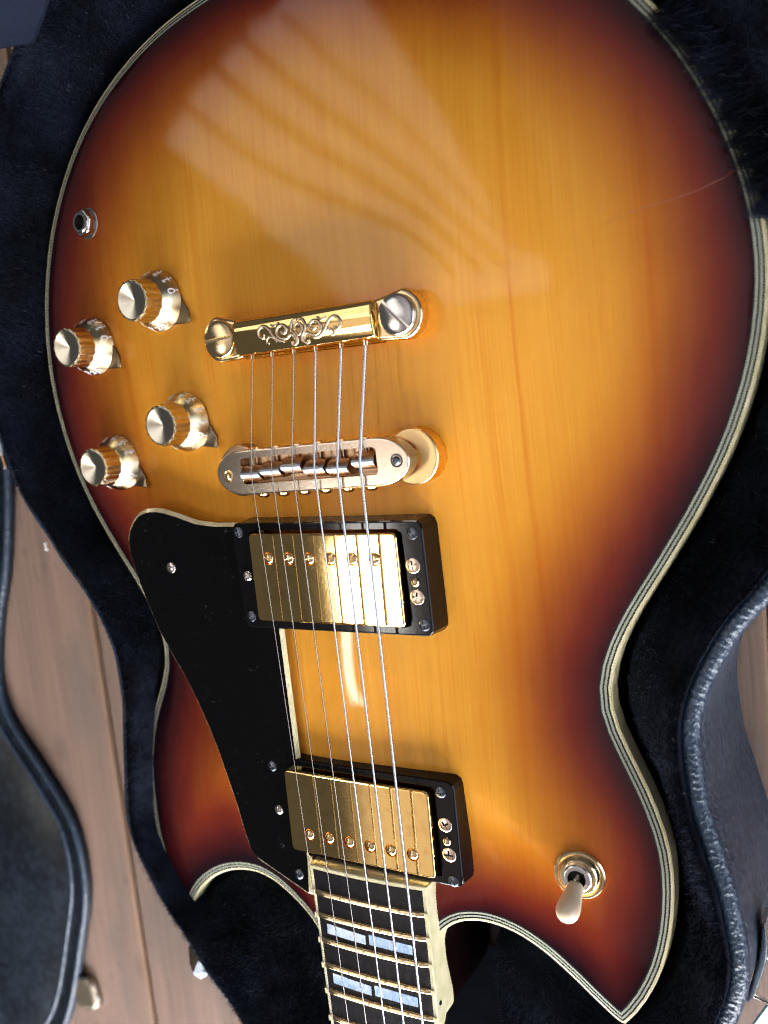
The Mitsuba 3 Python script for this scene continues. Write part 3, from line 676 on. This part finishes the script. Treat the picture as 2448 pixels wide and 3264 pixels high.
# selector switch
k = group_key(G + '__selector_switch')
labels[k] = {'label': 'selector switch with a cream tip and a gold washer'}
sx, sy = 88.4, -160.9; sz = float(top_z(sx, sy)) + .2
gxy = [float(top_z(sx + 3, sy) - top_z(sx - 3, sy)) / 6, float(top_z(sx, sy + 3) - top_z(sx, sy - 3)) / 6]
tilt = dict(rx=math.degrees(math.atan(gxy[1])), ry=-math.degrees(math.atan(gxy[0])))
add(k + '__washer', move(lathe([(9.8, -1), (9.8, .5), (9.3, 1.0), (8.6, 1.0), (8.2, .6), (7.8, .9), (7.3, 2.0), (6.6, 2.5), (.1, 2.5)], 64), sx, sy, sz, **tilt), 'gold_bright', smooth=35)
col = man(lathe([(5.6, 0), (5.6, 1.6), (5.1, 2.1), (4.6, 2.2), (.1, 2.2)], 48)) - man(move(lathe([(3.5, 0), (3.5, 5), (.1, 5.01)], 32), 0, 0, -1)) - man(box(14, .9, 1.4, 0, 0, 2.3))
add(k + '__nut', move(tm(col), sx, sy, sz + 2.3, rz=40, **tilt), 'nickel', smooth=35)
add(k + '__well', move(lathe([(3.45, 0), (3.45, .3), (.05, .31)], 28), sx, sy, sz + 2.35, **tilt), 'dark_hole')
tipm = lathe([(1.4, 2.5), (1.6, 3.4), (2.7, 3.9), (3.1, 5.0), (3.5, 8), (4.1, 11), (4.45, 13.2), (4.45, 14.8), (4.15, 16.4), (3.4, 17.7), (2.2, 18.6), (1.0, 19.0), (.05, 19.1)], 40)
add(k + '__lever', move(lathe([(1.5, -2), (1.5, 5), (.05, 5.01)], 16), sx, sy, sz + 2.2, rx=24, ry=0), 'nickel')
add(k + '__tip', move(tipm, sx, sy, sz + .8, rx=30, ry=-3), 'tip_cream', smooth=60, label='cream plastic switch tip')

# a long hairline crack in the lacquer at the upper right
cp = spline([[114.2, 74.2], [122, 76.2], [133.6, 78.3], [141, 79.3], [147.7, 81.0], [153.5, 83.2], [158.8, 85.5]], 60)
cp[:, 1] += .5 * (meshkit.noise(np.column_stack([cp * .4, cp[:, :1] * 0]), seed=8) - .5)
add(G + '__lacquer_crack', tube(np.column_stack([cp, top_z(cp[:, 0], cp[:, 1]) - .03]), np.r_[np.linspace(.04, .10, 30), np.linspace(.10, .15, 30)], 6), 'crack_edge', smooth=True, label='hairline crack in the lacquer')

# ------------------------------------------------------------------ the open guitar case
C = 'guitar_case'
labels[C] = {'label': 'open black guitar case with dark plush lining that holds the guitar', 'category': 'guitar case'}
LIP = [(-118,212),(-131,201),(-146,186),(-155,177),(-166,164),(-176,148),(-184,130),(-190,110),(-194,85),(-195,60),(-193,32),(-187,6),(-180,-10),(-167,-28),(-160.6,-38),(-152,-48.7),(-145.5,-58),(-140.2,-67),(-136.2,-77),(-133.6,-87),(-133,-99.7),(-133,-111.4),(-135,-123.3),(-137.3,-137.6),(-139.6,-152.5),(-142,-170),(-140.3,-184.3),(-133.6,-199.2),(-125.7,-213.7),(-116,-226.5),(-110,-235),(-103,-245.7),(-92,-257.6),(-85,-267.3),(-72,-285),(-63,-305),(-59,-330),(-58,-420),
       (58,-420),(59,-335),(63,-315),(71,-296),(84,-277),(100,-260),(115,-243.5),(127,-227),(134.5,-212),(138,-202.6),(140.6,-195),(142,-187),(142,-178.5),(140.6,-168.5),(139.3,-158.5),(137,-149.5),(134.5,-139),(131.6,-127),(130.8,-119),(130.1,-110.4),(129.9,-102),(130.8,-93.7),(133.6,-84),(137.5,-75),(142,-67),(147.3,-58.7),(155,-49.6),(164,-38),(173,-25),(182,-7),(189,18),(194,45),(196,70),(194,95),(188,122),(178,148),(163,172),(143,193),(118,210),(85,223),(45,231),(0,234),(-45,231),(-85,225)]
LIPR = ccw(resample(spline(LIP, 900, closed=True), 2.0))
LP = Polygon(LIPR)
WELL = BODY.buffer(30).buffer(-27.4).union(shapely.box(-42, -420, 42, -150)).buffer(6).buffer(-6).intersection(LP.buffer(-9))
cx_, cy_ = np.arange(-215, 216, 1.5), np.arange(-425, 241, 1.5)
X, Y = np.meshgrid(cx_, cy_)
inL, inW = shapely.contains_xy(LP, X, Y), shapely.contains_xy(WELL, X, Y)
dL = ndimage.distance_transform_edt(inL) * 1.5
dWo = ndimage.distance_transform_edt(~inW) * 1.5
dWi = ndimage.distance_transform_edt(inW) * 1.5
tt = np.clip((dL - 5) / np.maximum(dL - 5 + dWo, 1e-3), 0, 1)
Z = 1.0 - 15.5 * tt ** 1.1 - 3.5 * np.clip((dL - 4.5) / 3, 0, 1)
Z = np.where(inW, -18 - 38 * np.clip((dWi - 1) / 6, 0, 1) ** .7, Z)
P3 = np.stack([X * .05, Y * .05, X * 0], -1)
Z = ndimage.gaussian_filter(Z, 1.0) + 2.2 * (meshkit.fbm(P3, 3, seed=4) - .5) * np.clip(dL / 6, 0, 1) + .5 * (meshkit.noise(P3 * 14, seed=5) - .5)
def plush_z(x, y): return ndimage.map_coordinates(Z, [(np.asarray(y) + 425) / 1.5, (np.asarray(x) + 215) / 1.5], order=1, mode='nearest')
Vl, tl = sheet(LP.buffer(-1.6), 2.0, edge=1.6)
zl = plush_z(Vl[:, 0], Vl[:, 1]); dl = shapely.distance(LP.boundary, shapely.points(Vl)); zl -= 1.3 * np.clip((2.8 - dl) / 1.4, 0, 1) ** 2
add(C + '__lining', mk(np.column_stack([Vl, zl]), tl), 'plush', smooth=True, label='dark navy plush lining of the case')
ring = lambda d, z: np.column_stack([inset(LIPR, d), np.full(len(LIPR), z)])
zrim = plush_z(*inset(LIPR, 1.6).T) - 1.3
add(C + '__lip', loft([ring(0, -12), ring(0, -1.0), ring(.5, .2), np.column_stack([inset(LIPR, 1.7), zrim])], False, False), 'plush', smooth=40, label='plush covered lip along the case rim')
# short pile standing on the plush
rng = np.random.default_rng(11)
def blades(xy, length, width, lean, spread, seed, sink=.4, level=None):
    r = np.random.default_rng(seed); n = len(xy)
    base = np.column_stack([xy, plush_z(xy[:, 0], xy[:, 1]) - sink if level is None else level + r.normal(size=n)])
    d = np.column_stack([lean + spread * r.normal(size=(n, 2)), np.ones(n)]); d /= np.linalg.norm(d, axis=1)[:, None]
    L = length * r.uniform(.6, 1.25, n)[:, None]
    a = r.uniform(0, 2 * np.pi, n); w = width * np.column_stack([np.cos(a), np.sin(a), np.zeros(n)])
    v = np.stack([base - w, base + w, base + d * L], 1).reshape(-1, 3)
    return mk(v, np.arange(3 * n).reshape(-1, 3))
def scatter(poly, n, seed):
    r = np.random.default_rng(seed); x0, y0, x1, y1 = poly.bounds; out = np.zeros((0, 2))
    while len(out) < n:
        p = np.column_stack([r.uniform(x0, x1, n), r.uniform(y0, y1, n)]); out = np.vstack([out, p[shapely.contains_xy(poly, p[:, 0], p[:, 1])]])
    return out[:n]
slopes = LP.buffer(-1).difference(WELL.buffer(-3))
flow = lambda xy, s: np.column_stack([meshkit.noise(np.column_stack([xy * .045, xy[:, :1] * 0]), seed=s), meshkit.noise(np.column_stack([xy * .045, xy[:, :1] * 0]), seed=s + 1)]) * 2 - 1
xy = scatter(slopes, 150000, 21)
add(C + '__pile', blades(xy, 3.2, .16, 1.0 * flow(xy, 31), .35, 22), 'pile', smooth=False, kind='stuff', label='short plush pile')
edge = scatter(LP.buffer(-.2).difference(LP.buffer(-2.2)), 26000, 23)
add(C + '__edge_pile', blades(edge, 2.6, .13, .6 * flow(edge, 41), .5, 24, sink=1.6), 'pile', smooth=False, kind='stuff', label='plush fringe on the lip')
# longer tufts brushed over the guitar's edge on its right
tx, ty = [], []
lean = []
edge_pts = np.array([p for p in RIM if p[0] > 120 and 48 < p[1] < 150])
edge_pts = edge_pts[np.argsort(edge_pts[:, 1])]
TUFTS = [(y + 1.5 * math.sin(y * 1.7), float(np.interp(y, edge_pts[:, 1], edge_pts[:, 0])), int(230 + 150 * math.sin(y * .9))) for y in np.arange(72, 139, 3.6)]
for yy, xx, n in TUFTS:
    r = np.random.default_rng(int(abs(yy) * 7)); 
    ox, oy = r.normal(size=n), r.normal(size=n); tx += (xx + 1.6 + np.abs(ox) * 3.2).tolist(); ty += (yy + oy * 1.9).tolist(); k_ = r.random(); lean += [[-1.1 - .5 * k_, -.3 - .5 * k_ - .35 * o] for o in oy]
txy = np.column_stack([tx, ty])
tm_ = blades(txy, 9.0, .17, np.array(lean), .3, 25, level=-11.5)
add(C + '__long_tuft', tm_, 'pile', smooth=False, kind='stuff', label='longer plush tufts brushed over the guitar edge')
# vinyl welt under the lip, its wrinkled leather cover, and the outer wall
WEL = inset(LIPR, -2.7); WEL = resample(WEL, .8); n = len(WEL)
th = np.linspace(0, 2 * np.pi, 13)[:-1]; nn = inset(WEL, -1.0) - WEL
s_ = np.arange(n) * .8
wr = .17 * (.3 + 1.4 * meshkit.noise(np.column_stack([s_ * .11, s_ * 0 + 7, s_ * 0]), seed=9)) * np.sin(s_ * 2.3 + 3 * meshkit.noise(np.column_stack([s_ * .05, s_ * 0, s_ * 0]), seed=3) * 4)
v = []
for a in th:
    skewed = np.roll(wr, int(6 * math.sin(a)))
    rad = 3.75 + skewed * max(.15, math.sin(a) * .7 + .4)
    v.append(np.column_stack([WEL + nn * (rad * math.cos(a))[:, None], -5.6 + .85 * rad * math.sin(a)]))
v = np.stack(v, 1).reshape(-1, 3); f = []
j = np.arange(n); k2 = (j + 1) % n
for i in range(12):
    b = (i + 1) % 12
    f += np.stack([j * 12 + i, k2 * 12 + i, k2 * 12 + b], 1).tolist() + np.stack([j * 12 + i, k2 * 12 + b, j * 12 + b], 1).tolist()
m = mk(v, f); 
if m.volume < 0: m.invert()
add(C + '__welt', m, 'vinyl_welt', smooth=True, label='wrinkled blue black vinyl welt along the case rim')
add(C + '__wall', loft([ring(-3.0, -87.5), ring(-5.0, -82), ring(-6.6, -45), ring(-6.0, -14), ring(-4.5, -9.5), ring(-1, -9)], True, False), 'vinyl', smooth=60, label='pebbled black vinyl outer wall of the case')
# latches on the outer wall
def facets(pts, drop):
    """A bent plate from its upper outline points, with a skirt below."""
    p = np.array(pts, float); low = p - [0, 0, drop]
    return tm(manifold3d.Manifold.hull_points(np.vstack([p, low])))
k = group_key(C + '__latch')
labels[k] = {'label': 'small faceted metal latch sticking out of the left rim'}
add(k + '__dark_leaf', facets([[-115.8,-234.8,-3.5],[-125.6,-243.0,-11],[-126.4,-252.0,-11],[-122.0,-255.0,-8.0],[-110.9,-241.5,-2.4]], 4), 'latch_brown', smooth=False)
add(k + '__lever', facets([[-110.7,-241.0,-1.6],[-121.8,-254.8,-7.4],[-116.6,-256.6,-7.6],[-104.8,-247.0,-2.2]], 3), 'latch_silver', smooth=False)
add(k + '__back_plate', facets([[-115.2,-236.0,-5.2],[-104.6,-247.6,-5.2],[-103.6,-246.8,-5.2],[-114.2,-235.2,-5.2]], 16), 'nickel', smooth=False)
k = group_key(C + '__latch')
labels[k] = {'label': 'bright curved latch with a wire bail on the right wall near the lower corner'}
st = spline([[149.9,-176.5],[149.4,-185.6],[148.1,-193.0],[146.3,-199.4],[144.8,-204.6],[143.0,-208.6]], 26)
tn = np.gradient(st, axis=0); tn /= np.linalg.norm(tn, axis=1)[:, None]; ou = np.column_stack([-tn[:, 1], tn[:, 0]])
if ou[10, 0] < 0: ou = -ou
wd = 2.0 * np.sin(np.linspace(.25, 3.0, 26)) ** .6 + .15
pr = [(-.5, -3.0), (.1, -.9), (.75, .1), (1.0, -.8), (1.0, -12), (-.5, -12)]
rings = [np.array([[st[i, 0] + ou[i, 0] * (.6 + wd[i] * a_), st[i, 1] + ou[i, 1] * (.6 + wd[i] * a_), -19.5 + b_] for a_, b_ in pr]) for i in range(26)]
v = np.vstack(rings); f = []
for i in range(25):
    for q in range(6):
        a_, b_ = i * 6 + q, i * 6 + (q + 1) % 6; f += [[a_, b_, b_ + 6], [a_, b_ + 6, a_ + 6]]
f += [[0, q + 1, q] for q in range(1, 5)] + [[150, 150 + q, 151 + q] for q in range(1, 5)]
m = mk(v, f); m.fix_normals()
add(k + '__lever', m, 'latch_silver', smooth=50)
add(k + '__bail', tube(spline([[148.9,-191.0,-23.5],[152.6,-192.4,-24.5],[158.5,-195.5,-27],[160,-204,-28],[157.5,-212.5,-27],[150.8,-210.8,-24.5],[144.6,-207.6,-22.5]], 40), .8, 8), 'nickel')
add(k + '__catch_plate', facets([[148.6,-220.8,-38],[139.4,-236.4,-38],[146.0,-240,-52],[160,-236,-58],[156.5,-222.0,-52]], 4), 'pale_plate', smooth=False)
# metal hinge pin at the lower bout
k = group_key(C + '__hinge')
labels[k] = {'label': 'thin silver hinge pin at the left edge of the case'}
add(k + '__pin', tube([[-206, 40, -9], [-204.4, 25.8, -9], [-203.1, 13.5, -9]], [1.9, 1.7, 1.4], 14), 'latch_silver')
add(k + '__knuckle', tube([[-203.0, 12.6, -9], [-201.9, 6.4, -9]], 1.7, 14), 'gold_dark')
for y_, x_ in ((13.2, -203.1), (6.2, -201.9)):
    add(k + '__collar', tube([[x_, y_ + .6, -9], [x_ + .1, y_ - .6, -9]], 2.2, 16), 'nickel')

# ------------------------------------------------------------------ the lid lying beside the case
L = 'case_lid'
labels[L] = {'label': 'black vinyl case lid with piped edge lying on the floor left of the open case', 'category': 'case lid'}
LE = [(-289,20),(-291.4,-3.2),(-295.3,-21.9),(-300.7,-42.1),(-309.5,-69.3),(-319,-91),(-328.5,-116.6),(-333.5,-140.0),(-332.6,-156.5),(-327,-169.4),(-318,-182.2),(-306.0,-197.2),(-293.2,-215.3),(-285,-229.3),(-281.3,-241.3),(-279.4,-256.0),(-279.7,-275.0),(-282.3,-290.6),(-288.1,-308.4),(-295.6,-328.5),(-304.1,-350.8),(-316,-378),(-330,-400),(-360,-425),(-400,-440),(-520,-440),(-560,-380),(-570,-200),(-560,20),(-500,120),(-420,150),(-340,120),(-300,70)]
LE = [(a_ - 1.5, b_) for a_, b_ in LE]
LR = ccw(resample(spline(LE, 700, closed=True), 2.0))
lring = lambda d, z: np.column_stack([inset(LR, d), np.full(len(LR), z)])
in_line = Polygon(LR).buffer(-15)
IN = ccw(resample(np.array(in_line.buffer(-4).buffer(4).exterior.coords)[:-1], 2.0))
add(L + '__rim', loft([lring(1.5, -87.9), lring(.6, -84.5), lring(2.5, -82.4), lring(8, -83.2), lring(14.5, -83.0)], False, False), 'vinyl_smooth', smooth=50)
def piping(P, r, z, seed):
    P = resample(P, 1.1); P3_ = np.column_stack([P, np.full(len(P), z)]); n = len(P)
    rr = r + .12 * np.sin(np.arange(n) * 1.1 * 2.1) + .1 * np.random.default_rng(seed).normal(size=n)
    return tube(np.vstack([P3_, P3_[:2]]), np.r_[rr, rr[:2]], 9, caps=False)
add(L + '__piping', piping(inset(LR, 2.6), 2.3, -82.8, 1), 'vinyl_welt', smooth=True, label='piping along the lid edge')
add(L + '__piping', piping(IN, 1.5, -82.6, 2), 'vinyl_welt', smooth=True, label='inner piping of the lid')
Vp, tp = sheet(Polygon(IN), 6, edge=2.0)
dp = shapely.distance(Polygon(IN).boundary, shapely.points(Vp))
add(L + '__panel', mk(np.column_stack([Vp, -83.2 + 9 * (1 - np.exp(-dp / 28)) + .6 * meshkit.fbm(np.column_stack([Vp * .02, Vp[:, :1] * 0]), 2)]), tp), 'vinyl_smooth', smooth=True)
k = group_key(L + '__latch')
labels[k] = {'label': 'rounded brownish metal latch on the lid edge'}
P = rrect(22, 24, 7, 0, 0, n=8)
add(k + '__cover', move(slab(resample(P, 1.2), 0, 5.5, bev=3.2, steps=5), -303, -362, -87.8, rz=10), 'latch_brown', smooth=60)
add(k + '__spring_edge', move(tube(spline([[-9, -9, 3], [0, -12, 3], [8, -9, 3], [11, 0, 3]], 16), .8, 8), -303, -362, -87.5, rz=10), 'nickel')

# ------------------------------------------------------------------ loose things
n_ = 34
v, f = [], []
for i in range(n_):
    for q in range(n_):
        u, w = i / (n_ - 1), q / (n_ - 1)
        # corner at the case rim, spreading up and to the left
        p = np.array([-126.5, 190.0]) + u * np.array([-88, 9.0]) + w * np.array([46.0, 50.0]) 
        z = 3.6 + 1.3 * math.sin(5 * u + 2 * w) * u + 2.0 * meshkit.noise(np.array([[3 * u, 3 * w, 0]]))[0] * (u + w) - 10 * max(0, u - .45)
        v.append([p[0] + .8 * math.sin(9 * w), p[1] + .6 * math.sin(7 * u), z])
for i in range(n_ - 1):
    for q in range(n_ - 1):
        a = i * n_ + q; f += [[a, a + 1, a + n_ + 1], [a, a + n_ + 1, a + n_]]
top = mk(v, f); low = mk(np.array(v) - [0, 0, 1.6], [t[::-1] for t in f])
add('blue_cloth', cat([top, low]), 'denim', smooth=True)
labels['blue_cloth'] = {'label': 'dark blue woven cloth over the upper left end of the case', 'category': 'cloth'}
ps = mk([[0, 0, 0], [3.4, .6, .3], [3.0, 2.2, .1], [1.6, 2.0, .5], [1.9, 5.2, .2], [-.6, 5.6, .4], [.2, 2.2, .1]], [[0, 1, 2], [0, 2, 3], [0, 3, 6], [6, 3, 4], [6, 4, 5]])
add('paper_scrap', move(ps, -278, -54, -87.4, rz=-12), 'paper', smooth=False)
labels['paper_scrap'] = {'label': 'tiny white scrap of paper on the floorboards beside the case', 'category': 'paper scrap'}
